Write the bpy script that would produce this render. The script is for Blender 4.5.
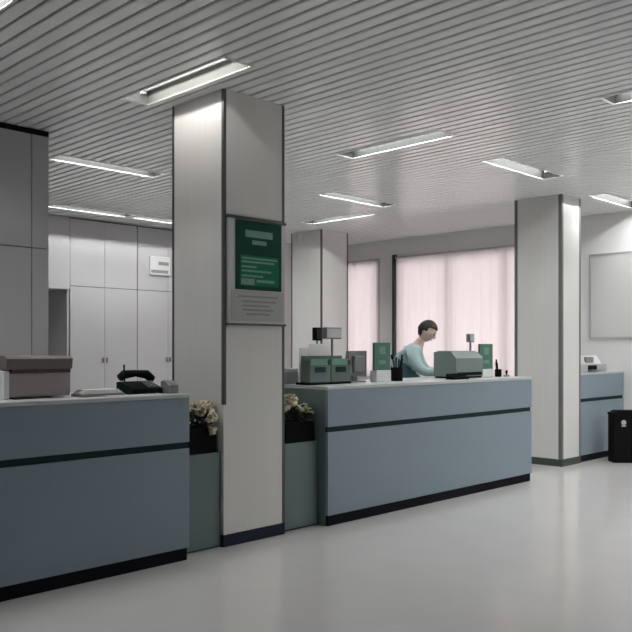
import bpy, bmesh, math, random
from mathutils import Vector, Matrix
random.seed(7)
for o in list(bpy.data.objects): bpy.data.objects.remove(o)
S = bpy.context.scene
C = S.collection
R = math.radians
# ------------------------------------------------------------------ camera, world, exposure
cd = bpy.data.cameras.new('camera'); cam = bpy.data.objects.new('camera', cd); C.objects.link(cam)
cd.sensor_width = 36; cd.lens = 810/632*36; cd.shift_y = (348.8-316)/632
cam.location = (0, 0, 1.38); cam.rotation_euler = (R(90), 0, 0.78-math.pi/2)
cd.clip_start = .05
S.camera = cam
w = bpy.data.worlds.new('daylight'); S.world = w; w.use_nodes = True
bg = w.node_tree.nodes['Background']; bg.inputs[0].default_value = (.96, .97, 1, 1); bg.inputs[1].default_value = 4.3
S.view_settings.view_transform = 'Standard'; S.view_settings.look = 'None'
S.view_settings.gamma = 1; S.view_settings.use_curve_mapping = False
S.view_settings.exposure = 0.0
TUBE = 104.0                     # fluorescent tube emission
CEIL = 3.19
# ------------------------------------------------------------------ materials
def mat(name, col, rough=.5, metal=0, var=0, scale=8, spec=.5, stretch=(1,1,1), bump=0, emit=0, trans=0):
    m = bpy.data.materials.new(name); m.use_nodes = True
    nt = m.node_tree; b = nt.nodes['Principled BSDF']
    b.inputs['Base Color'].default_value = (*col, 1); b.inputs['Roughness'].default_value = rough
    b.inputs['Metallic'].default_value = metal; b.inputs['Specular IOR Level'].default_value = spec
    if trans: b.inputs['Transmission Weight'].default_value = trans
    if emit:
        b.inputs['Emission Color'].default_value = (*col, 1); b.inputs['Emission Strength'].default_value = emit
    if var or bump:
        tc = nt.nodes.new('ShaderNodeTexCoord'); mp = nt.nodes.new('ShaderNodeMapping'); n = nt.nodes.new('ShaderNodeTexNoise')
        mp.inputs['Scale'].default_value = stretch; n.inputs['Scale'].default_value = scale; n.inputs['Detail'].default_value = 4
        nt.links.new(tc.outputs['Object'], mp.inputs[0]); nt.links.new(mp.outputs[0], n.inputs['Vector'])
        if var:
            r = nt.nodes.new('ShaderNodeMix'); r.data_type = 'RGBA'
            r.inputs[6].default_value = (*[c*(1-var) for c in col], 1); r.inputs[7].default_value = (*[min(1, c*(1+var)) for c in col], 1)
            nt.links.new(n.outputs[0], r.inputs[0]); nt.links.new(r.outputs[2], b.inputs['Base Color'])
        if bump:
            bp = nt.nodes.new('ShaderNodeBump'); bp.inputs['Strength'].default_value = bump; bp.inputs['Distance'].default_value = .01
            nt.links.new(n.outputs[0], bp.inputs['Height']); nt.links.new(bp.outputs[0], b.inputs['Normal'])
    return m
M = {}
M['floor'] = mat('floor_vinyl', (.58, .56, .548), .15, var=.05, scale=3, spec=.5)
M['slat'] = mat('ceiling_slat_metal', (.86, .865, .865), .16, var=.03, scale=2, spec=1.0)
M['plenum'] = mat('dark_plenum', (.02, .022, .022), .9)
M['wall'] = mat('painted_wall', (.78, .78, .775), .6, var=.03, scale=4)
M['panelwall'] = mat('grey_wall_panel', (.40, .395, .405), .45, var=.04, scale=3, stretch=(1, 1, .2))
M['column'] = mat('column_laminate', (.70, .69, .672), .42, var=.05, scale=9, stretch=(3, 3, .15))
M['trim'] = mat('dark_corner_trim', (.085, .09, .092), .4, .4, var=.05)
M['midtrim'] = mat('grey_corner_trim', (.17, .172, .172), .45, .2, var=.05)
M['navy'] = mat('navy_skirting', (.016, .020, .042), .6, var=.1, spec=.2)
M['olive'] = mat('dark_skirting', (.05, .06, .055), .45, var=.1)
M['lam'] = mat('blue_grey_laminate', (.225, .285, .34), .34, var=.05, scale=6, stretch=(.3, 1, 1))
M['teal'] = mat('teal_grey_laminate', (.135, .19, .195), .4, var=.06, scale=6, stretch=(2, 2, .3))
M['groove'] = mat('dark_teal_groove', (.014, .030, .034), .7, var=.1, spec=.15)
M['kick'] = mat('black_kick_plate', (.006, .006, .010), .8, var=.1, spec=.15)
M['top'] = mat('pale_counter_top', (.52, .53, .545), .3, var=.04)
M['black'] = mat('black_plastic', (.006, .006, .007), .7, var=.1, spec=.08)
M['blackgreen'] = mat('black_green_plastic', (.004, .008, .008), .7, var=.1, spec=.1)
M['grey'] = mat('mid_grey_plastic', (.22, .22, .225), .5, var=.05)
M['lightgrey'] = mat('light_grey_plastic', (.45, .46, .46), .5, var=.04)
M['white'] = mat('white_plastic', (.72, .73, .73), .4, var=.03)
M['paper'] = mat('white_paper', (.74, .74, .73), .8, var=.03)
M['beige'] = mat('pinkish_grey_plastic', (.36, .315, .32), .5, var=.05)
M['brown'] = mat('brown_plastic_lid', (.15, .115, .11), .45, var=.12, scale=10)
M['darkbrown'] = mat('dark_brown_plastic', (.035, .022, .022), .5, var=.1)
M['green'] = mat('deep_green_print', (.002, .050, .030), .5, var=.35, scale=7, spec=.12)
M['midgreen'] = mat('mid_green_print', (.006, .14, .075), .5, var=.15, spec=.12)
M['palegreen'] = mat('pale_green_print', (.12, .27, .2), .5, var=.2, scale=14)
M['signgreen'] = mat('green_card', (.06, .15, .118), .5, var=.12)
M['greygreen'] = mat('grey_green_plastic', (.17, .215, .205), .5, var=.08)
M['glassgreen'] = mat('green_tinted_acrylic', (.115, .16, .14), .25, var=.1)
M['silver'] = mat('silver_board', (.50, .51, .515), .35, .25, var=.03)
M['print'] = mat('grey_printed_sheet', (.40, .40, .40), .6, var=.06, scale=12)
M['ink'] = mat('grey_ink', (.25, .255, .25), .7, var=.1)
M['leaf'] = mat('dark_leaf', (.016, .032, .014), .6, var=.5, scale=30)
M['soil'] = mat('soil', (.02, .015, .011), .95, var=.3, scale=40)
M['cream'] = mat('cream_petal', (.62, .56, .42), .7, var=.1, scale=40)
M['yellow'] = mat('yellow_flower_centre', (.40, .27, .05), .8, var=.1)
M['skin'] = mat('skin', (.68, .50, .43), .5, var=.04)
M['hair'] = mat('dark_hair', (.016, .010, .011), .55, var=.3, scale=60)
M['shirt'] = mat('pale_blue_green_shirt', (.40, .53, .54), .8, var=.08, scale=20)
M['vest'] = mat('teal_waistcoat', (.055, .13, .145), .8, var=.1, scale=20)
M['trouser'] = mat('dark_trousers', (.02, .024, .032), .8, var=.1)
M['shoe'] = mat('black_shoes', (.01, .01, .01), .4, var=.1)
M['lip'] = mat('lip', (.40, .19, .17), .5, var=.05)
M['wardrobe'] = mat('pale_cabinet_laminate', (.50, .49, .50), .45, var=.03, scale=3, stretch=(1, 1, .2))
M['frame'] = mat('window_frame', (.30, .29, .30), .4, .2, var=.04)
M['board'] = mat('whiteboard_surface', (.62, .62, .615), .35, var=.02)
M['fixture'] = mat('white_enamel', (.78, .80, .78), .3, var=.02)
M['reflector'] = mat('grey_anodised_reflector', (.013, .0135, .013), .7, var=.05, spec=.08)
M['tube'] = mat('fluorescent_tube', (.985, 1, .985), .4, emit=TUBE)
M['dimtube'] = mat('dimmed_fluorescent_tube', (1, .96, .92), .4, emit=TUBE*.52)  # same tube turned down, to weaken the light on the poster column
M['palereflector'] = mat('brightened_reflector', (.13, .135, .13), .6, var=.05, spec=.2)  # reflector made paler so the recess of the weakened light looks bright
def glass():
    m = bpy.data.materials.new('window_glass'); m.use_nodes = True; nt = m.node_tree
    b = nt.nodes['Principled BSDF']; b.inputs['Transmission Weight'].default_value = 1; b.inputs['Roughness'].default_value = 0
    b.inputs['IOR'].default_value = 1.45
    return m
M['glass'] = glass()
def sheer():
    m = bpy.data.materials.new('sheer_curtain'); m.use_nodes = True; nt = m.node_tree
    nt.nodes.remove(nt.nodes['Principled BSDF']); out = nt.nodes['Material Output']
    t = nt.nodes.new('ShaderNodeBsdfTranslucent'); d = nt.nodes.new('ShaderNodeBsdfDiffuse'); mx = nt.nodes.new('ShaderNodeMixShader')
    tc = nt.nodes.new('ShaderNodeTexCoord'); n = nt.nodes.new('ShaderNodeTexNoise'); n.inputs['Scale'].default_value = 5
    r = nt.nodes.new('ShaderNodeMix'); r.data_type = 'RGBA'
    r.inputs[6].default_value = (.82, .70, .69, 1); r.inputs[7].default_value = (.85, .735, .725, 1)
    nt.links.new(tc.outputs['Object'], n.inputs['Vector']); nt.links.new(n.outputs[0], r.inputs[0])
    nt.links.new(r.outputs[2], t.inputs[0]); nt.links.new(r.outputs[2], d.inputs[0])
    mx.inputs[0].default_value = .45
    nt.links.new(t.outputs[0], mx.inputs[1]); nt.links.new(d.outputs[0], mx.inputs[2]); nt.links.new(mx.outputs[0], out.inputs[0])
    return m
M['sheer'] = sheer()
# ------------------------------------------------------------------ mesh helpers
class MB:
    def __init__(s): s.bm = bmesh.new(); s.slot = 0
    def _m(s, geom):
        for f in geom: f.material_index = s.slot
    def box(s, x0, x1, y0, y1, z0, z1, bev=0, rot=None):
        r = bmesh.ops.create_cube(s.bm, size=1); vs = r['verts']
        for v in vs:
            v.co = Vector(((x0+x1)/2+v.co.x*(x1-x0), (y0+y1)/2+v.co.y*(y1-y0), (z0+z1)/2+v.co.z*(z1-z0)))
        fs = list({f for v in vs for f in v.link_faces}); s._m(fs)
        if bev:
            es = list({e for v in vs for e in v.link_edges})
            q = bmesh.ops.bevel(s.bm, geom=es, offset=bev, segments=2, affect='EDGES', profile=.5)
            s._m(q['faces']); vs = list({v for f in q['faces'] for v in f.verts} | {v for v in vs if v.is_valid})
        if rot:
            c, e = rot
            bmesh.ops.rotate(s.bm, verts=[v for v in vs if v.is_valid], cent=Vector(c), matrix=Matrix.Rotation(e[1], 3, e[0]))
        return s
    def prism(s, pts, axis, a, b):
        """polygon pts in the two other axes, extruded a..b along axis"""
        def P(p, q):
            if axis == 'x': return Vector((q, p[0], p[1]))
            if axis == 'y': return Vector((p[0], q, p[1]))
            return Vector((p[0], p[1], q))
        A = [s.bm.verts.new(P(p, a)) for p in pts]; B = [s.bm.verts.new(P(p, b)) for p in pts]
        fs = [s.bm.faces.new(A), s.bm.faces.new(B[::-1])]
        n = len(pts)
        for i in range(n): fs.append(s.bm.faces.new((A[i], B[i], B[(i+1) % n], A[(i+1) % n])))
        s._m(fs); return s
    def lathe(s, prof, cx, cy, seg=24):
        rings = []
        for (r, z) in prof:
            rings.append([s.bm.verts.new((cx+r*math.cos(2*math.pi*i/seg), cy+r*math.sin(2*math.pi*i/seg), z)) for i in range(seg)])
        fs = []
        for a, b in zip(rings, rings[1:]):
            for i in range(seg): fs.append(s.bm.faces.new((a[i], a[(i+1) % seg], b[(i+1) % seg], b[i])))
        fs.append(s.bm.faces.new(rings[0][::-1])); fs.append(s.bm.faces.new(rings[-1]))
        s._m(fs); return s
    def tube(s, pts, r, seg=10):
        pts = [Vector(p) for p in pts]; rings = []
        for i, p in enumerate(pts):
            d = (pts[min(i+1, len(pts)-1)]-pts[max(i-1, 0)]).normalized()
            u = d.orthogonal().normalized(); v = d.cross(u)
            if rings and False: pass
            rr = r[i] if isinstance(r, (list, tuple)) else r
            rings.append([s.bm.verts.new(p+u*rr*math.cos(2*math.pi*k/seg)+v*rr*math.sin(2*math.pi*k/seg)) for k in range(seg)])
        fs = []
        for a, b in zip(rings, rings[1:]):
            best = min(range(seg), key=lambda k: (b[k].co-a[0].co).length)
            b2 = b[best:]+b[:best]
            for i in range(seg): fs.append(s.bm.faces.new((a[i], a[(i+1) % seg], b2[(i+1) % seg], b2[i])))
            b[:] = b2
        fs.append(s.bm.faces.new(rings[0][::-1])); fs.append(s.bm.faces.new(rings[-1]))
        s._m(fs); return s
    def ball(s, c, r, sub=2):
        rr = r if isinstance(r, (list, tuple)) else (r, r, r)
        q = bmesh.ops.create_icosphere(s.bm, subdivisions=sub, radius=1)
        for v in q['verts']: v.co = Vector((c[0]+v.co.x*rr[0], c[1]+v.co.y*rr[1], c[2]+v.co.z*rr[2]))
        s._m(list({f for v in q['verts'] for f in v.link_faces})); return s
    def build(s, name, ms, parent=None, smooth=False):
        bmesh.ops.recalc_face_normals(s.bm, faces=s.bm.faces)
        me = bpy.data.meshes.new(name); s.bm.to_mesh(me); s.bm.free()
        for m in (ms if isinstance(ms, (list, tuple)) else [ms]): me.materials.append(m)
        if smooth:
            for p in me.polygons: p.use_smooth = True
        o = bpy.data.objects.new(name, me); C.objects.link(o)
        if parent: o.parent = parent
        return o
def boxes(name, lst, m, parent):
    return [MB().box(*b).build(name, m, parent) for b in lst]
def tag(o, label, cat, group=None):
    o['label'] = label; o['category'] = cat
    if group: o['group'] = group
    return o
def thing(name, label, cat, loc=(0, 0, 0), rz=0, group=None):
    o = bpy.data.objects.new(name, None); C.objects.link(o); o.empty_display_size = .1
    o.location = loc; o.rotation_euler = (0, 0, rz)
    return tag(o, label, cat, group)
def struct(o): o['kind'] = 'structure'; return o
def dup(root, loc, rz=0, label=None, group=None):
    r = root.copy(); C.objects.link(r); r.location = loc; r.rotation_euler = (0, 0, rz)
    if label: r['label'] = label
    if group: r['group'] = group
    for ch in list(root.children):
        c = ch.copy(); C.objects.link(c); c.parent = r
        for g in list(ch.children):
            d = g.copy(); C.objects.link(d); d.parent = c
    return r
# ------------------------------------------------------------------ room shell
X0, X1, Y0, Y1 = -2.6, 10.46, -3.4, 11.1
struct(MB().box(X0-.1, X1+.12, Y0-.1, Y1+.1, -.1, 0).build('floor', M['floor']))
# fixtures: (cx, cy, along)  opening .25 wide x 1.2 long
FW, FL = .25, 1.2
LIGHTS = [(3.285, 4.53, 'y'), (5.605, 4.58, 'y'), (5.70, 2.06, 'y'), (1.775, 4.655, 'y'),
          (7.26, 4.24, 'x'), (9.66, 4.33, 'x'), (4.28, 7.12, 'x'), (5.48, 9.56, 'x'), (6.74, 9.56, 'x'), (7.35, 6.55, 'x')]
ADDED = [(8.0, 2.06, 'y'), (8.0, -.4, 'y'), (9.6, 1.6, 'y'), (9.6, -.9, 'y'), (7.0, -.4, 'y'), (8.2, 7.7, 'y'), (8.9, .6, 'x'), (9.0, 2.9, 'x'), (.75, 5.05, 'y')]  # ceiling lights added only to brighten the floor, counters and back
ALL = LIGHTS+ADDED
def rect(l):
    cx, cy, a = l
    return (cx-FW/2, cx+FW/2, cy-FL/2, cy+FL/2) if a == 'y' else (cx-FL/2, cx+FL/2, cy-FW/2, cy+FW/2)
mb = MB(); P = .104; k0 = int((X0-2.12)/P)
x = 2.12+k0*P
while x < X1-.01:
    xa, xb = x+.0105, min(x+P-.0105, X1)
    if xa < X0: xa = X0
    pieces = [(xa, xb, Y0, Y1)]
    for l in ALL:
        a, b, c, d = rect(l); nw = []
        for (p, q, r, t) in pieces:
            if q <= a or p >= b or t <= c or r >= d: nw.append((p, q, r, t)); continue
            if r < c: nw.append((p, q, r, c))
            if t > d: nw.append((p, q, d, t))
            if p < a-.004: nw.append((p, a, max(r, c), min(t, d)))
            if q > b+.004: nw.append((b, q, max(r, c), min(t, d)))
        pieces = nw
    for (p, q, r, t) in pieces:
        if q-p < .006: continue
        e = min(.006, (q-p)/4)
        mb.prism([(p, CEIL+.022), (p, CEIL+e), (p+e, CEIL), (q-e, CEIL), (q, CEIL+e), (q, CEIL+.022)], 'y', r, t)
    x += P
struct(mb.build('ceiling', M['slat']))
struct(MB().box(X0-.1, X1+.12, Y0-.1, Y1+.1, CEIL+.16, CEIL+.25).build('ceiling_void', M['plenum']))
ZT = CEIL+.16
struct(MB().box(X0-.1, X0, Y0, Y1, 0, ZT).build('wall_left', M['wall']))
struct(MB().box(X0-.1, X1+.12, Y0-.1, Y0, 0, ZT).build('wall_front', M['wall']))
struct(MB().box(X0, 8.0, Y1, Y1+.1, 0, ZT).build('wall_back', M['wall']))
struct(MB().box(7.68, X1, 10.2, Y1, 0, ZT).build('wall_rear', M['wall']))
# window wall x = X1 with two openings
WZ0, WZ1 = .9, 2.86
WN = [(5.38, 8.46), (8.84, 9.62)]
mb = MB()
mb.box(X1, X1+.12, Y0, Y1, 0, WZ0); mb.box(X1, X1+.12, Y0, Y1, WZ1, ZT)
for a, b in [(Y0, WN[0][0]), (WN[0][1], WN[1][0]), (WN[1][1], Y1)]: mb.box(X1, X1+.12, a, b, WZ0, WZ1)
struct(mb.build('wall_right', M['wall']))
for i, (a, b) in enumerate(WN):
    wf = thing('window_%d' % (i+1), '', '', (0, 0, 0)); del wf['label']; del wf['category']; struct(wf)
    mb = MB(); xa, xb = X1+.03, X1+.09
    mb.box(xa, xb, a, a+.05, WZ0, WZ1); mb.box(xa, xb, b-.05, b, WZ0, WZ1)
    mb.box(xa, xb, a+.05, b-.05, WZ0, WZ0+.05); mb.box(xa, xb, a+.05, b-.05, WZ1-.05, WZ1)
    n = 3 if b-a > 2 else 1
    for k in range(1, n):
        y = a+(b-a)*k/n; mb.box(xa, xb, y-.025, y+.025, WZ0+.05, WZ1-.05)
    mb.build('window_frame', M['frame'], wf)
    MB().box(X1+.055, X1+.061, a+.05, b-.05, WZ0+.05, WZ1-.05).build('window_pane', M['glass'], wf)
    MB().box(X1-.10, X1, a-.02, b+.02, WZ0-.035, WZ0).build('window_sill', M['white'], wf)
# dark edge post between the two curtains
struct(MB().box(X1-.07, X1, 8.462, 8.515, WZ0, 2.93).build('trim_1', M['trim']))
# sheer curtains
def curtain(y0, y1, label):
    t = thing('sheer_curtain', label, 'curtain', (X1-.04, (y0+y1)/2, WZ0+.01), 0, 'sheer curtains at the windows')
    mb = MB(); n = int((y1-y0)/.02); rows = [0, .5, 1, 1.5, 1.96]
    g = [[mb.bm.verts.new((.012*math.sin(j*.02*2*math.pi/.16)*(1 - .25*i/4), y0+(y1-y0)*j/n-(y0+y1)/2, z)) for j in range(n+1)] for i, z in enumerate(rows)]
    for i in range(len(rows)-1):
        for j in range(n): mb.bm.faces.new((g[i][j], g[i][j+1], g[i+1][j+1], g[i+1][j]))
    mb.build('fabric', M['sheer'], t, True)
    MB().box(-.018, .018, y0-(y1+y0)/2-.01, (y1-y0)/2+.01, 1.96, 1.985).build('curtain_rail', M['lightgrey'], t)
    return t
curtain(5.36, 8.455, 'wide pinkish white sheer curtain behind the clerk')
curtain(8.83, 9.64, 'narrow pinkish white sheer curtain beside the far rear column')
# grey panelled partition, far left
pt = thing('wall_partition', '', '', (0, 0, 0)); del pt['label']; del pt['category']; struct(pt)
MB().box(X0, 3.225, 6.36, 6.55, 0, CEIL).build('core', M['trim'], pt)
mb = MB()
for (a, b) in [(X0, 1.5), (1.507, 3.085), (3.092, 3.235)]:
    mb.box(a, b, 6.34, 6.362, 2.215, 3.145); mb.box(a, b, 6.34, 6.362, 0, 2.207)
mb.box(3.2251, 3.235, 6.362, 6.55, 0, 3.145)
mb.build('panel', M['panelwall'], pt)
MB().box(X0, 3.235, 6.335, 6.362, 3.147, CEIL).build('top_strip', M['black'], pt)
# ------------------------------------------------------------------ ceiling lights
def fixture(label, along, loc, group='recessed fluorescent ceiling lights'):
    t = thing('ceiling_light', label, 'ceiling light', loc, R(90) if along == 'x' else 0, group)
    h, l, D = FW/2-.001, FL/2-.001, .15
    mb = MB(); z0 = -.004
    mb.box(-h, -h+.018, -l, l, z0, .02); mb.box(h-.018, h, -l, l, z0, .02)
    mb.box(-h+.018, h-.018, -l, -l+.018, z0, .02); mb.box(-h+.018, h-.018, l-.018, l, z0, .02)
    mb.build('frame', M['fixture'], t)
    mb = MB(); i = .0185
    mb.box(-h+i-.004, -h+i, -l+i, l-i, .0, D); mb.box(h-i, h-i+.004, -l+i, l-i, .0, D)
    mb.box(-h+i, h-i, -l+i, -l+i+.004, .0, D); mb.box(-h+i, h-i, l-i-.004, l-i, .0, D)
    mb.box(-h+i-.004, h-i+.004, -l+i, l-i, D, D+.006)
    mb.build('reflector', M['reflector'], t)
    for sx in (-.05, .05):
        tb = MB().tube([(sx, -l+.06, .082), (sx, l-.06, .082)], .013, 12).build('lamp_tube', M['tube'], t)
        for a, b in ((-l+.03, -l+.06), (l-.06, l-.03)):
            MB().box(sx-.018, sx+.018, a, b, .062, D-.001).build('lamp_holder', M['white'], tb)
    return t
LAB = ['long ceiling light right above the poster column', 'ceiling light in front of the pale ceiling, above the near end of the long counter',
       'ceiling light cut by the right edge of the photo near the top', 'ceiling light at the top left corner of the photo',
       'slanting bright ceiling light touching the top of the right column', 'short visible ceiling light to the right of the right column top',
       'thin bright ceiling light seen left of the poster column, the nearer of two', 'thin ceiling light over the back cabinets, next to the grey partition',
       'thin ceiling light over the back cabinets, next to the poster column', 'thin ceiling light between the poster column and the rear column']
f0 = None
for i, l in enumerate(ALL):
    lab = LAB[i] if i < len(LAB) else 'added ceiling light out of view, brightening the open floor'
    if l[0] == 8.2: lab = 'added thin distant ceiling light nearest the rear column top'
    if l[0] == .75: lab = 'added ceiling light out of view above the near staff area'
    if f0 is None: f0 = fixture(lab, l[2], (l[0], l[1], CEIL))
    else: dup(f0, (l[0], l[1], CEIL), R(90) if l[2] == 'x' else 0, lab)
# light by the poster column: one tube unlit, one dimmed, to tame its brightness
off_tube = [c for c in f0.children if c.name.startswith('lamp_tube') and c.data.vertices[0].co.x > 0][0]
off_tube.data = off_tube.data.copy(); off_tube.data.materials[0] = M['grey']; off_tube['label'] = 'unlit grey tube'
dim_tube = [c for c in f0.children if c.name.startswith('lamp_tube') and c.data.vertices[0].co.x < 0][0]
dim_tube.data = dim_tube.data.copy(); dim_tube.data.materials[0] = M['dimtube']
rf = [c for c in f0.children if c.name.startswith('reflector')][0]
rf.data = rf.data.copy(); rf.data.materials[0] = M['palereflector']
# ------------------------------------------------------------------ columns (structure-like things)
def column(name, x0, x1, y0, y1, base, label, joints, tw=.022, strip0=.085, strip='trim'):
    t = thing(name, label, 'column', (x0, y0, 0), 0, 'square panelled columns')
    W, D, H = x1-x0, y1-y0, CEIL-.001
    MB().box(.012, W-.012, .012, D-.012, 0, H).build('core', M['trim'], t)
    zs = [.085]+joints+[H]
    for a, b in zip(zs, zs[1:]):
        a2 = a+(.004 if a > .1 else 0); b2 = b-(.004 if b < H else 0)
        MB().box(tw, W-tw, 0, .0125, a2, b2).build('panel', M['column'], t)
    boxes('panel', [(tw, W-tw, D-.0125, D, .085, H), (0, .0125, tw, D-tw, .085, H), (W-.0125, W, tw, D-tw, .085, H)], M['column'], t)
    for cx, cy in ((0, 0), (1, 0), (0, 1), (1, 1)):
        xa = -.002 if cx == 0 else W-tw; xb = tw if cx == 0 else W+.002
        ya = -.002 if cy == 0 else D-tw; yb = tw if cy == 0 else D+.002
        z0 = strip0 if (cx, cy) == (0, 0) else .085
        MB().box(xa, xb, ya, yb, z0, H).build('corner_strip', M[strip], t)
        if z0 > .1: MB().box(xa, xb, ya, yb, .085, z0-.001).build('lower_corner_strip', M['column'], t)
    MB().box(-.004, W+.004, -.004, D+.004, 0, .083).build('base_plate', base, t)
    return t
column('column', 3.55, 4.125, 4.415, 5.02, M['navy'], 'pale square column carrying the green poster', [2.32], .022, .99)
column('column', 8.745, 9.215, 4.615, 5.235, M['olive'], 'pale square column at the right end of the long counter', [], .04, .085, 'midtrim')
column('column', 8.77, 9.36, 8.56, 9.22, M['olive'], 'bluish pale column at the back beside the curtained windows', [])
# ------------------------------------------------------------------ counters
def counter(label, x0, x1, y0, depth, loc_group='blue-grey service counters'):
    W = x1-x0
    t = thing('service_counter', label, 'counter', (x0, y0, 0), 0, loc_group)
    kz, g0, g1, tz, th = .082, .730, .772, 1.087, .026
    MB().box(.02, W-.02, .035, depth-.02, .0, tz-th-.001).build('carcass', M['groove'], t)
    MB().box(.012, W-.012, .012, .034, 0, kz-.001).build('kick_plate', M['kick'], t)
    MB().box(0, W, 0, .03, kz, g0, .003).build('lower_panel', M['lam'], t)
    MB().box(0, W, 0, .03, g1, tz-th, .003).build('upper_panel', M['lam'], t)
    MB().box(.006, W-.006, .012, .034, g0, g1).build('groove_strip', M['groove'], t)
    for a in (0, W-.0195):
        MB().box(a, a+.0195, .031, depth, 0, tz-th-.001).build('end_panel', M['teal'], t)
    MB().box(.0195, W-.0195, depth-.0195, depth, 0, tz-th-.001).build('back_panel', M['lam'], t)
    MB().box(-.006, W+.006, -.006, depth+.006, tz-th, tz, .004).build('countertop', M['top'], t)
    return t
counter('nearest blue-grey counter at the left with a printer on it', .2, 3.185, 4.315, .7)
counter('long blue-grey counter with the clerk standing behind it', 4.53, 7.605, 4.352, .74)
counter('short far blue-grey counter beside the black bin', 9.232, X1-.01, 4.63, .6)
CT = 1.087
# ------------------------------------------------------------------ planters beside the column
def planter(label, x0, x1, y0, y1, h):
    t = thing('planter_box', label, 'planter', (x0, y0, 0), 0, 'low planter boxes beside the poster column')
    W, D = x1-x0, y1-y0
    MB().box(0, W, 0, .02, .012, h, .002).build('front_panel', M['teal'], t)
    MB().box(.004, W-.004, .021, D, 0, h-.021).build('carcass', M['groove'], t)
    MB().box(.0, W, .0205, D, h-.02, h).build('ledge', M['teal'], t)
    return t
planter('low teal planter box left of the poster column', 3.20, 3.545, 4.44, 4.98, .66)
planter('low teal planter box right of the poster column', 4.17, 4.515, 4.455, 5.05, .66)
def trough(label, x0, x1, y0, y1, z, h):
    t = thing('flower_trough', label, 'flower trough', (x0, y0, z), 0, 'black flower troughs')
    W, D = x1-x0, y1-y0
    mb = MB()
    mb.box(0, W, 0, .012, 0, h); mb.box(0, W, D-.012, D, 0, h); mb.box(0, .012, .012, D-.012, 0, h); mb.box(W-.012, W, .012, D-.012, 0, h)
    mb.box(.012, W-.012, .012, D-.012, 0, .012)
    mb.build('box', M['black'], t)
    MB().box(.012, W-.012, .012, D-.012, h-.05, h-.001).build('soil', M['soil'], t)
    return t
trough('black flower trough on the planter left of the column', 3.225, 3.525, 4.46, 4.70, .66, .17)
trough('black flower trough on the planter right of the column', 4.20, 4.50, 4.475, 4.72, .66, .15)
bl0 = None
def flowers(label, x0, y0, z, W, D, spots, lo, hi):
    """spots: blossom positions (u,v,w)"""
    global bl0
    t = thing('flowering_plant', label, 'plant', (x0, y0, z), 0, 'cream flowering plants')
    mb = MB(); mb2 = MB()
    rnd = random.Random(int(x0*100))
    for k in range(150):
        u, v = rnd.uniform(.0, W), rnd.uniform(-.01, D); zz = rnd.uniform(lo, hi*.9)
        L = rnd.uniform(.04, .085); a = rnd.uniform(0, 6.28); e = rnd.uniform(-.6, .8)
        d = Vector((math.cos(a)*math.cos(e), math.sin(a)*math.cos(e), math.sin(e))); sd = d.cross(Vector((0, 0, 1))).normalized()*L*.28
        up = sd.cross(d).normalized()*L*.05
        p = Vector((u, v, zz)); q = p+d*L; m_ = p+d*L*.5
        vs = [mb.bm.verts.new((min(max(c.x, -.015), W+.01), c.y, max(c.z, .004))) for c in (p, m_+sd+up, q, m_-sd+up, m_-up*2)]
        for f in ((0, 1, 4), (1, 2, 4), (2, 3, 4), (3, 0, 4)): mb.bm.faces.new([vs[i] for i in f])
    for (u, v, ww) in spots[::2]:
        mb2.tube([(W*.5+(u-W*.5)*.35, D*.5+(v-D*.5)*.4, .0), (W*.5+(u-W*.5)*.7, D*.5+(v-D*.5)*.7, max(.02, ww*.4)), (u, v, ww-.012)], .003, 5)
    mb.build('foliage', M['leaf'], t); mb2.build('stem', M['leaf'], t)
    for (u, v, ww) in spots:
        if bl0 is None:
            mb = MB()
            for k in range(6):
                a = k*math.pi/3; mb.ball((.021*math.cos(a), .021*math.sin(a), .002), (.0165, .0165, .010), 1)
            mb.slot = 1; mb.ball((0, 0, .005), (.009, .009, .008), 1)
            bl = mb.build('blossom', [M['cream'], M['yellow']], t, True); bl0 = bl
        else:
            bl = bl0.copy(); C.objects.link(bl); bl.parent = t
        bl.location = (u, v, ww); bl.rotation_euler = (rnd.uniform(.2, 1.0), rnd.uniform(-.6, .2), rnd.uniform(0, 6))
    return t
rnd = random.Random(3); sp = []
for k in range(34): sp.append((rnd.uniform(.01, .25), rnd.uniform(-.02, .12), rnd.uniform(.105, .17)))
for k in range(9): sp.append((rnd.uniform(.19, .25), rnd.uniform(-.045, -.025), rnd.uniform(-.02, .11)))
flowers('cream flowers hanging over the trough left of the column', 3.245, 4.465, .831, .26, .2, sp, .005, .13)
sp = []
for k in range(40):
    u = rnd.uniform(.0, .29); top = .205-.42*max(0, u-.06) if u > .06 else .205
    sp.append((u, rnd.uniform(-.02, .12), top*rnd.uniform(.5, 1)))
flowers('cream flowers sloping down to the right of the column', 4.205, 4.48, .811, .28, .2, sp, .005, .11)
# ------------------------------------------------------------------ notice board on the column
t = thing('notice_board', 'silver notice board on the front of the poster column', 'notice board', (3.575, 4.3925, 1.56))
MB().box(0, .54, .004, .018, 0, .735, .002).build('backing', M['silver'], t)
boxes('rail', [(-.006, .546, -.006, .018, -.014, .0), (-.006, .546, -.006, .018, .735, .752)], M['trim'], t)
t = thing('poster', 'deep green poster with pale lines of print on the notice board', 'poster', (3.64, 4.3895, 1.80))
MB().box(0, .435, 0, .006, 0, .49).build('sheet', M['green'], t)
boxes('heading', [(.085, .345, -.0015, .0, .375, .425), (.15, .285, -.0015, .0, .325, .355)], M['palegreen'], t)
MB().box(.04, .405, -.0012, 0, .03, .245).build('text_panel', M['midgreen'], t)
boxes('text_line', [(a, b, -.0022, -.0013, z-.008, z+.006) for z, a, b in [(.225, .05, .39), (.2, .05, .36), (.165, .05, .19), (.135, .05, .33), (.1, .05, .25)]]
      + [(.045, .17, -.0022, -.0013, .035, .08), (.19, .36, -.0022, -.0013, .055, .075)], M['palegreen'], t)
t = thing('printed_notice', 'pale grey printed sheet under the green poster', 'notice', (3.60, 4.3925, 1.577))
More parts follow.
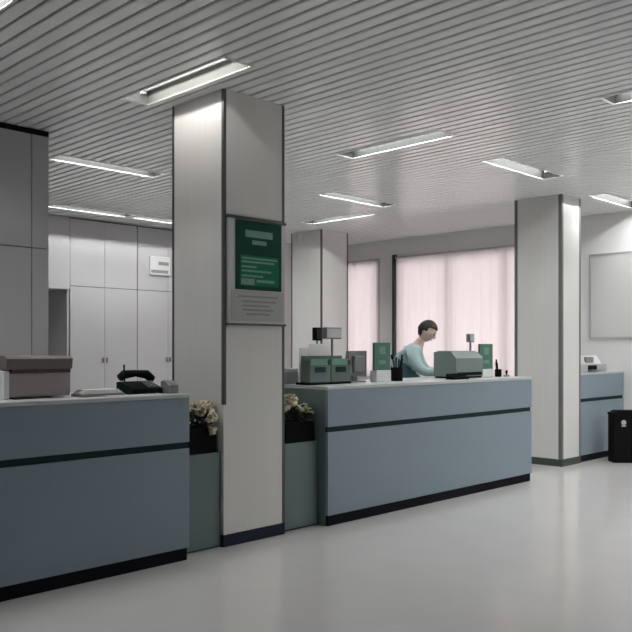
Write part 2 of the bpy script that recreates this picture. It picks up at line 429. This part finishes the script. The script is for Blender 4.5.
MB().box(0, .50, 0, .003, 0, .215).build('sheet', M['print'], t)
boxes('text_line', [(a, b, -.001, 0, z-.006, z+.006) for z, a, b in [(.175, .06, .44), (.14, .1, .42), (.11, .1, .36), (.08, .1, .4), (.05, .14, .36)]], M['ink'], t)
# ------------------------------------------------------------------ back storage cabinets
def handle(parent, x, y, z): return MB().box(x-.012, x+.012, y-.03, y, z-.035, z+.035, .004).build('handle', M['grey'], parent)
def cabinet(label, x0, x1, y0, y1, niche=False):
    t = thing('storage_cabinet', label, 'cabinet', (x0, y0, 0), 0, 'tall pale cabinets along the back')
    W, D, H = x1-x0, y1-y0, CEIL-.002
    if niche:
        mb = MB()
        mb.box(0, .03, .02, D, 0, H); mb.box(W-.03, W, .02, D, 0, H); mb.box(.03, W-.03, D-.03, D, 0, H)
        mb.box(.03, W-.03, .02, D-.03, 2.19, 2.22); mb.box(.03, W-.03, .02, D-.03, H-.03, H)
        mb.build('carcass', M['wardrobe'], t)
        mid = W/2
        for a, b in ((0, mid-.002), (mid+.002, W)): MB().box(a, b, 0, .0195, 2.2, H-.02).build('upper_door', M['wardrobe'], t)
    else:
        MB().box(.004, W-.004, .024, D, 0, H).build('carcass', M['trim'], t)
        mid = W/2
        MB().box(.004, W-.004, .006, .0238, 0, .08).build('plinth', M['navy'], t)
        for j, (a, b) in enumerate(((.005, mid-.0025), (mid+.0025, W-.005))):
            MB().box(a, b, 0, .0235, 2.25, H-.02).build('upper_door', M['wardrobe'], t)
            d = MB().box(a, b, 0, .0235, .083, 2.24).build('lower_door', M['wardrobe'], t)
            handle(d, mid+(-.03 if j == 0 else .03), 0, 1.22)
    return t
cabinet('open-fronted tall pale cabinet beside the grey partition', 4.44, 5.515, 10.2, 11.09, True)
cabinet('tall pale double-door cabinet in the middle of the back row', 5.518, 6.59, 10.2, 11.09)
cabinet('tall pale double-door cabinet with a small sign, next to the column', 6.593, 7.67, 10.2, 11.09)
t = thing('cabinet_sign', 'small white sign with a dark mark on an upper cabinet door', 'sign', (6.79, 10.198, 2.48))
MB().box(0, .36, -.03, 0, .0, .28, .01).build('plate', M['white'], t)
boxes('mark', [(.15, .33, -.0335, -.0295, .15, .20), (.02, .32, -.0335, -.0295, .03, .075)], M['frame'], t)
# ------------------------------------------------------------------ whiteboard on the right wall
t = thing('whiteboard', 'framed white board on the wall right of the right column', 'board', (X1, 4.0, 1.52))
MB().box(-.016, -.001, .02, 1.08, .02, 1.12).build('surface', M['board'], t)
boxes('frame_rail', [(-.03, -.001, 0, 1.1, 0, .02), (-.03, -.001, 0, 1.1, 1.12, 1.14), (-.03, -.001, 0, .02, .02, 1.12), (-.03, -.001, 1.08, 1.1, .02, 1.12)], M['lightgrey'], t)
# ------------------------------------------------------------------ litter bin, front faces the camera
ang = math.atan2(4.203-4.358, 9.61-9.457)
t = thing('litter_bin', 'black litter bin with a pale emblem in front of the far counter', 'bin', (9.478, 4.325, 0), ang)
MB().box(.006, .374, .012, .20, .0, .575, .004).build('body', M['black'], t)
for a, b in ((.004, .212), (.220, .376)): MB().box(a, b, 0, .0115, .02, .565, .002).build('front_panel', M['black'], t)
mb = MB(); mb.box(0, .38, 0, .206, .5755, .605, .004); mb.prism([(.02, .605), (.36, .605), (.32, .632), (.06, .632)], 'y', .02, .186)
mb.build('lid', M['black'], t)
mb = MB(); mb.lathe([(.03, 0), (.03, .002)], 0, 0, 16); em = mb.build('emblem', M['lightgrey'], t); em.rotation_euler = (R(90), 0, 0); em.location = (.125, 0, .49)
MB().box(.098, .152, -.002, 0, .44, .455).build('emblem_bar', M['lightgrey'], t)
# ------------------------------------------------------------------ things on the near counter
t = thing('desktop_printer', 'pinkish grey printer with a brown lid on the near counter', 'printer', (2.06, 4.54, CT))
MB().prism([(0, .012), (.40, .012), (.40, .19), (.05, .172), (0, .16)], 'x', .012, .395).build('body', M['beige'], t)
mb = MB(); mb.prism([(-.02, .172), (.40, .205), (.41, .232), (.38, .252), (.0, .25), (-.03, .235)], 'x', -.012, .40); mb.build('lid', M['brown'], t)
MB().box(.02, .388, -.022, .3, .15, .171).build('lid_edge', M['darkbrown'], t)
MB().box(.035, .27, -.02, .38, 0, .0115).build('base', M['darkbrown'], t)
MB().box(-.02, .0115, -.01, .39, 0, .165, .003).build('side_panel', M['white'], t)
t = thing('paper_stack', 'stack of white papers beside the printer on the near counter', 'papers', (2.475, 4.42, CT))
MB().box(0, .29, 0, .14, 0, .018).build('dark_folder', M['grey'], t)
for i in range(3): MB().box(.01+.012*i, .28-.01*i, .01+.004*i, .135-.003*i, .0185+.008*i, .026+.008*i).build('sheet', M['paper'], t)
t = thing('telephone', 'black desk telephone on the near counter', 'telephone', (2.81, 4.45, CT))
MB().prism([(.0, 0), (.19, 0), (.19, .075), (.15, .08), (0, .035)], 'x', .03, .26).build('base', M['blackgreen'], t)
mb = MB(); mb.tube([(.02, .13, .105), (.05, .135, .125), (.14, .14, .132), (.23, .145, .122), (.275, .15, .09)], [.026, .03, .022, .03, .028], 10); mb.build('handset', M['blackgreen'], t, True)
boxes('key', [(.17+i*.026, .188+i*.026, .03+j*.022, .046+j*.022, .04+j*.01, .052+j*.01) for i in range(3) for j in range(4)], M['frame'], t)
MB().tube([(.075, .165, .07), (.073, .168, .19)], .006, 8).build('aerial', M['blackgreen'], t)
mb = MB(); mb.tube([(.1, -.001, .012), (.11, -.04, .008), (.16, -.06, .008), (.2, -.03, .008)], .006, 8); mb.build('cord', M['blackgreen'], t, True)
t = thing('paper_sheet', 'loose white sheet lying along the front edge before the telephone', 'paper', (2.60, 4.345, CT))
MB().box(0, .40, 0, .05, 0, .006).build('sheet', M['paper'], t)
t = thing('card_reader', 'small grey device at the end of the near counter', 'device', (3.088, 4.40, CT))
MB().prism([(0, 0), (.1, 0), (.1, .075), (.07, .085), (0, .05)], 'x', 0, .07).build('body', M['grey'], t)
MB().box(.012, .058, .001, .03, .055, .08).build('slot', M['lightgrey'], t)
# ------------------------------------------------------------------ things on the long counter
t = thing('receipt_printer', 'small grey printer at the left back corner of the long counter', 'printer', (4.56, 4.86, CT))
MB().box(0, .15, 0, .16, .0, .1, .006).build('body', M['grey'], t)
MB().box(.004, .146, .004, .12, .1005, .13, .005).build('cover', M['lightgrey'], t)
MB().box(.015, .135, .10, .135, .131, .20).build('paper', M['paper'], t)
t = thing('leaflet_rack', 'green tinted leaflet rack at the left end of the long counter', 'rack', (4.575, 4.60, CT))
MB().box(0, .5, 0, .16, 0, .02, .003).build('base', M['black'], t)
for (a, b) in ((.01, .245), (.255, .49)):
    p = MB(); p.box(a, b, .0, .005, .021, .16); p.box(a, a+.005, .005, .1, .021, .2); p.box(b-.005, b, .005, .1, .021, .2); p.box(a, b, .1, .106, .021, .235)
    p = p.build('pocket', M['glassgreen'], t)
    MB().box(a+.02, b-.02, .012, .04, .021, .21).build('leaflet', M['palegreen'], p)
    MB().box(a+.05, b-.06, -.003, -.0003, .1, .145).build('front_label', M['groove'], p)
MB().box(.10, .34, .108, .112, .05, .335).build('white_card', M['paper'], t)
MB().box(-.008, .09, .108, .112, .021, .30).build('side_card', M['paper'], t)
def pole_display(label, x, y, w, h, ztop, m, d=.05):
    t = thing('pole_display', label, 'display', (x, y, CT), 0, 'small displays on poles')
    MB().box(-.05, .05, -.04, .04, 0, .012, .003).build('base', M['grey'], t)
    MB().tube([(0, 0, .012), (0, 0, ztop-CT-h)], .011, 10).build('pole', M['grey'], t)
    MB().box(-w/2, w/2, -d/2, d/2, ztop-CT-h, ztop-CT, .005).build('head', m, t)
    MB().box(-w/2+.008, w/2-.008, -d/2-.002, -d/2, ztop-CT-h+.012, ztop-CT-.012).build('screen', M['groove'] if m != M['grey'] else M['lightgrey'], t)
    return t
pole_display('small black display on a pole behind the leaflet rack', 4.875, 4.81, .07, .11, 1.56, M['black'])
pole_display('wider grey display on a pole behind the leaflet rack', 5.09, 4.84, .19, .10, 1.565, M['grey'])
pole_display('tiny grey display on a pole right of the clerk', 7.35, 4.94, .085, .09, 1.54, M['grey'])
t = thing('computer_monitor', 'grey monitor seen from behind on the long counter', 'monitor', (5.17, 4.68, CT))
MB().box(.04, .22, .03, .19, 0, .014, .004).build('base', M['grey'], t)
MB().box(.1, .16, .08, .12, .014, .06).build('stand', M['grey'], t)
MB().prism([(.0, .055), (.26, .045), (.26, .275), (.035, .275)], 'y', .06, .1).build('case', M['grey'], t)
MB().box(.04, .24, .1, .103, .07, .26).build('screen', M['black'], t)
MB().box(.07, .2, .03, .06, .09, .23, .01).build('rear_bulge', M['grey'], t)
def green_sign(label, x, y, w, z0, z1):
    t = thing('desk_sign', label, 'sign', (x, y, CT), 0, 'green desk signs on white stands')
    MB().box(-w*.45, w*.45, -.03, .05, 0, z0-CT, .004).build('stand', M['white'], t)
    MB().box(-w/2, w/2, -.012, .012, z0-CT, z1-CT, .003).build('plate', M['signgreen'], t)
    h = z1-z0
    boxes('pale_patch', [(-w*.2, w*.18, -.0135, -.0115, z0-CT+h*.58, z0-CT+h*.86), (-w*.25, w*.2, -.0135, -.0115, z0-CT+h*.22, z0-CT+h*.36)], M['palegreen'], t)
    return t
green_sign('green desk sign between the grey monitor and the pen cup', 5.54, 4.66, .22, 1.19, 1.435)
green_sign('green desk sign near the right end of the long counter', 7.21, 4.66, .24, 1.17, 1.43)
def pen_cup(label, x, y, r, h, n):
    t = thing('pen_cup', label, 'pen cup', (x, y, CT), 0, 'black pen cups')
    MB().lathe([(r*.9, 0), (r, .005), (r, h), (r*.88, h), (r*.85, .01)], 0, 0, 20).build('cup', M['black'], t)
    rr = random.Random(int(x*100))
    for k in range(n):
        a = rr.uniform(0, 6.28); d = r*.5
        p = MB().tube([(d*.6*math.cos(a), d*.6*math.sin(a), .012), (d*1.9*math.cos(a), d*1.9*math.sin(a), h+rr.uniform(.06, .12))], .008, 8)
        p.build('pen', [M['black'], M['blackgreen'], M['black'], M['white'], M['groove']][k % 5], t)
    return t
pen_cup('black pen cup full of pens left of the clerk', 5.755, 4.66, .055, .125, 9)
pen_cup('small black pen cup at the right end of the long counter', 7.39, 4.62, .035, .08, 4)
t = thing('document_printer', 'wide low grey-green printer in front of the clerk', 'printer', (6.60, 4.60, CT))
MB().prism([(0, .018), (.27, .018), (.27, .262), (.06, .262), (0, .20)], 'x', 0, .47).build('body', M['greygreen'], t)
MB().box(.01, .46, .01, .26, 0, .0175).build('base', M['black'], t)
MB().prism([(.065, .2625), (.25, .2625), (.25, .272), (.07, .272)], 'x', .03, .44).build('top_cover', M['grey'], t)
MB().box(.02, .44, -.006, -.0003, .03, .06).build('paper_slot', M['black'], t)
t = thing('keypad', 'small black keypad in front of the wide grey-green printer', 'keypad', (6.36, 4.45, CT))
MB().prism([(0, 0), (.10, 0), (.10, .055), (0, .022)], 'x', 0, .24).build('body', M['black'], t)
boxes('key', [(.03+i*.038, .058+i*.038, .015+j*.028, .034+j*.028, .03+j*.009, .037+j*.009) for i in range(5) for j in range(3)], M['blackgreen'], t)
t = thing('rubber_stamp', 'dark rubber stamp at the right end of the long counter', 'stamp', (7.52, 4.60, CT))
MB().box(-.03, .03, -.02, .02, 0, .015, .003).build('plate', M['grey'], t)
MB().lathe([(.008, .015), (.007, .03), (.014, .045), (.012, .06), (.004, .066)], 0, 0, 14).build('handle', M['black'], t, True)
# ------------------------------------------------------------------ printer on the far counter
t = thing('office_printer', 'white printer with a dark opening on the far counter', 'printer', (9.36, 4.70, CT))
MB().box(0, .74, 0, .32, 0, .10, .008).build('body', M['lightgrey'], t)
MB().prism([(.03, .1005), (.31, .1005), (.31, .205), (.10, .205)], 'x', .02, .66).build('scanner_lid', M['white'], t)
MB().box(.22, .46, -.004, -.0003, .03, .085).build('outlet', M['black'], t)
MB().box(.24, .44, .032, .06, .12, .19).build('control_panel', M['grey'], t)
MB().box(.22, .48, -.05, -.005, .02, .028).build('paper_tray', M['grey'], t)
# ------------------------------------------------------------------ the clerk
def skin_mesh(verts, edges, root, sub=2):
    me = bpy.data.meshes.new('tmp'); me.from_pydata([v[0] for v in verts], edges, []); o = bpy.data.objects.new('tmp', me); C.objects.link(o)
    sm = o.modifiers.new('s', 'SKIN'); sm.use_smooth_shade = True
    for i, v in enumerate(verts):
        r = v[1] if isinstance(v[1], (list, tuple)) else (v[1], v[1])
        me.skin_vertices[0].data[i].radius = r
        me.skin_vertices[0].data[i].use_root = (i == root)
    sb = o.modifiers.new('u', 'SUBSURF'); sb.levels = sub; sb.render_levels = sub
    bpy.context.view_layer.update()
    dg = bpy.context.evaluated_depsgraph_get()
    m = bpy.data.meshes.new_from_object(o.evaluated_get(dg)); bpy.data.objects.remove(o); return m
per = thing('person', 'person with dark hair in a blue-green top bent over the long counter', 'person', (6.88, 5.47, 0), R(-58))
# local frame: x forward, y left, z up
V = []; Ed = []
def chain(pts, start=None):
    pr = start
    for p in pts:
        V.append(p); i = len(V)-1
        if pr is not None: Ed.append((pr, i))
        pr = i
    return pr
chain([((0, 0, .95), (.12, .15)), ((.01, 0, 1.10), (.10, .13)), ((.05, 0, 1.24), (.11, .15)), ((.11, 0, 1.355), (.075, .115)), ((.16, 0, 1.435), (.05, .05)), ((.20, 0, 1.50), (.05, .05))])
for sgn in (1, -1):
    chain([((.10, .155*sgn, 1.345), .045), ((.16, .215*sgn, 1.21), .044), ((.24, .225*sgn, 1.125), .037), ((.36, .17*sgn, 1.135), .032), ((.46, .11*sgn, 1.135), .025)], 3)
    chain([((0, .09*sgn, .88), .09), ((.015, .10*sgn, .52), .058), ((-.01, .10*sgn, .28), .05), ((-.02, .10*sgn, .09), .036), ((.03, .105*sgn, .045), .034), ((.13, .115*sgn, .03), .028)], 0)
bodym = skin_mesh(V, Ed, 0)
hands = []
for sgn in (1, -1):
    w0 = Vector((.45, .115*sgn, 1.135))
    hv = [((.45, .113*sgn, 1.135), (.024, .018)), ((.49, .10*sgn, 1.13), (.036, .014)), ((.53, .085*sgn, 1.124), (.038, .013))]
    hm = [skin_mesh(hv, [(0, 1), (1, 2)], 0, 1)]
    for k, ln in enumerate((.066, .076, .07, .054)):
        yo = (.027-.018*k)*-sgn
        b = Vector((.525, .087*sgn+yo, 1.126)); 
        fv = [(b+Vector((ln*f, -.01*sgn*f, dz)), .0085-.0015*f) for f, dz in ((0, 0), (.45, .006), (.8, -.006), (1.0, -.018))]
        hm.append(skin_mesh([(tuple(a), r) for a, r in fv], [(0, 1), (1, 2), (2, 3)], 0, 1))
    tv = [((.485, (.10-.02)*sgn, 1.128), .011), ((.52, (.10-.055)*sgn, 1.122), .0095), ((.55, (.10-.062)*sgn, 1.114), .0075)]
    hm.append(skin_mesh(tv, [(0, 1), (1, 2)], 0, 1)); hands += hm
bm = bmesh.new(); bm.from_mesh(bodym)
for h in hands: bm.from_mesh(h)
# head: looks forward and down
Hc = Vector((.245, 0, 1.565)); tilt = Matrix.Rotation(R(28), 3, 'Y')
def head_pt(v):
    x, y, z = v
    sx, sy, sz = .098, .076, .115
    if z < 0:
        sy *= 1+.30*z; sx *= 1+.12*z
        if x < 0: sx *= 1+.28*z
    return Hc+tilt@Vector((x*sx, y*sy, z*sz))
q = bmesh.ops.create_icosphere(bm, subdivisions=4, radius=1)
for v in q['verts']: v.co = head_pt(v.co)
def blob(c, r, sub=2, mi=0):
    q = bmesh.ops.create_icosphere(bm, subdivisions=sub, radius=1)
    for v in q['verts']: v.co = Hc+tilt@Vector((c[0]+v.co.x*r[0], c[1]+v.co.y*r[1], c[2]+v.co.z*r[2]))
    for f in {f for v in q['verts'] for f in v.link_faces}: f.material_index = mi
blob((.098, 0, -.022), (.018, .013, .022)); blob((.096, 0, .0), (.008, .008, .02))
for s_ in (1, -1):
    blob((-.005, .076*s_, -.01), (.018, .008, .03)); blob((.085, .03*s_, .004), (.009, .014, .008), 2, 1); blob((.089, .03*s_, .026), (.007, .018, .004), 2, 1)
blob((.082, 0, -.062), (.011, .024, .006), 2, 2)
bmesh.ops.recalc_face_normals(bm, faces=bm.faces)
me = bpy.data.meshes.new('body'); bm.to_mesh(me); bm.free()
for m in ('skin', 'hair', 'lip'): me.materials.append(M[m])
for p in me.polygons: p.use_smooth = True
bo = bpy.data.objects.new('body', me); C.objects.link(bo); bo.parent = per
# hair
bm = bmesh.new(); q = bmesh.ops.create_icosphere(bm, subdivisions=4, radius=1)
kill = [v for v in q['verts'] if not (v.co.z > .42 or (v.co.x < .12 and v.co.z > -.05) or (v.co.x < -.3 and v.co.z > -.62))]
bmesh.ops.delete(bm, geom=kill, context='VERTS')
for v in bm.verts:
    n = v.co.copy(); v.co = Hc+tilt@((tilt.inverted()@(head_pt(n)-Hc))*1.11+Vector((0, 0, .004)))
q = bmesh.ops.solidify(bm, geom=bm.faces[:], thickness=.012)
me = bpy.data.meshes.new('hair'); bm.to_mesh(me); bm.free(); me.materials.append(M['hair'])
for p in me.polygons: p.use_smooth = True
ho = bpy.data.objects.new('hair', me); C.objects.link(ho); ho.parent = per
def cloth(name, verts, edges, m):
    mm = skin_mesh(verts, edges, 0); mm.name = name; mm.materials.clear(); mm.materials.append(m)
    for p in mm.polygons: p.use_smooth = True
    o = bpy.data.objects.new(name, mm); C.objects.link(o); o.parent = per; return o
V = []; Ed = []
chain([((0, 0, .93), (.145, .175)), ((.01, 0, 1.08), (.135, .165)), ((.05, 0, 1.24), (.14, .18)), ((.105, 0, 1.36), (.125, .165)), ((.145, 0, 1.415), (.062, .066))])
for sgn in (1, -1):
    chain([((.10, .165*sgn, 1.355), .084), ((.16, .215*sgn, 1.21), .064), ((.24, .225*sgn, 1.13), .052), ((.36, .17*sgn, 1.14), .046), ((.43, .128*sgn, 1.138), .036)], 3)
cloth('shirt', V, Ed, M['shirt'])
V = []; Ed = []
chain([((-.002, 0, .90), (.155, .185)), ((.0, 0, 1.08), (.152, .182)), ((.035, 0, 1.24), (.155, .178)), ((.08, 0, 1.34), (.13, .14))])
cloth('waistcoat', V, Ed, M['vest'])
V = []; Ed = []
chain([((0, 0, .93), (.13, .165))])
for sgn in (1, -1):
    chain([((0, .095*sgn, .84), .105), ((.015, .10*sgn, .52), .078), ((-.01, .10*sgn, .28), .07), ((-.02, .10*sgn, .08), .06)], 0)
cloth('trousers', V, Ed, M['trouser'])
for sgn in (1, -1):
    cloth('shoe', [((-.05, .10*sgn, .045), (.042, .045)), ((.05, .105*sgn, .042), (.042, .042)), ((.15, .115*sgn, .034), (.036, .032)), ((.19, .12*sgn, .03), (.02, .02))], [(0, 1), (1, 2), (2, 3)], M['shoe'])
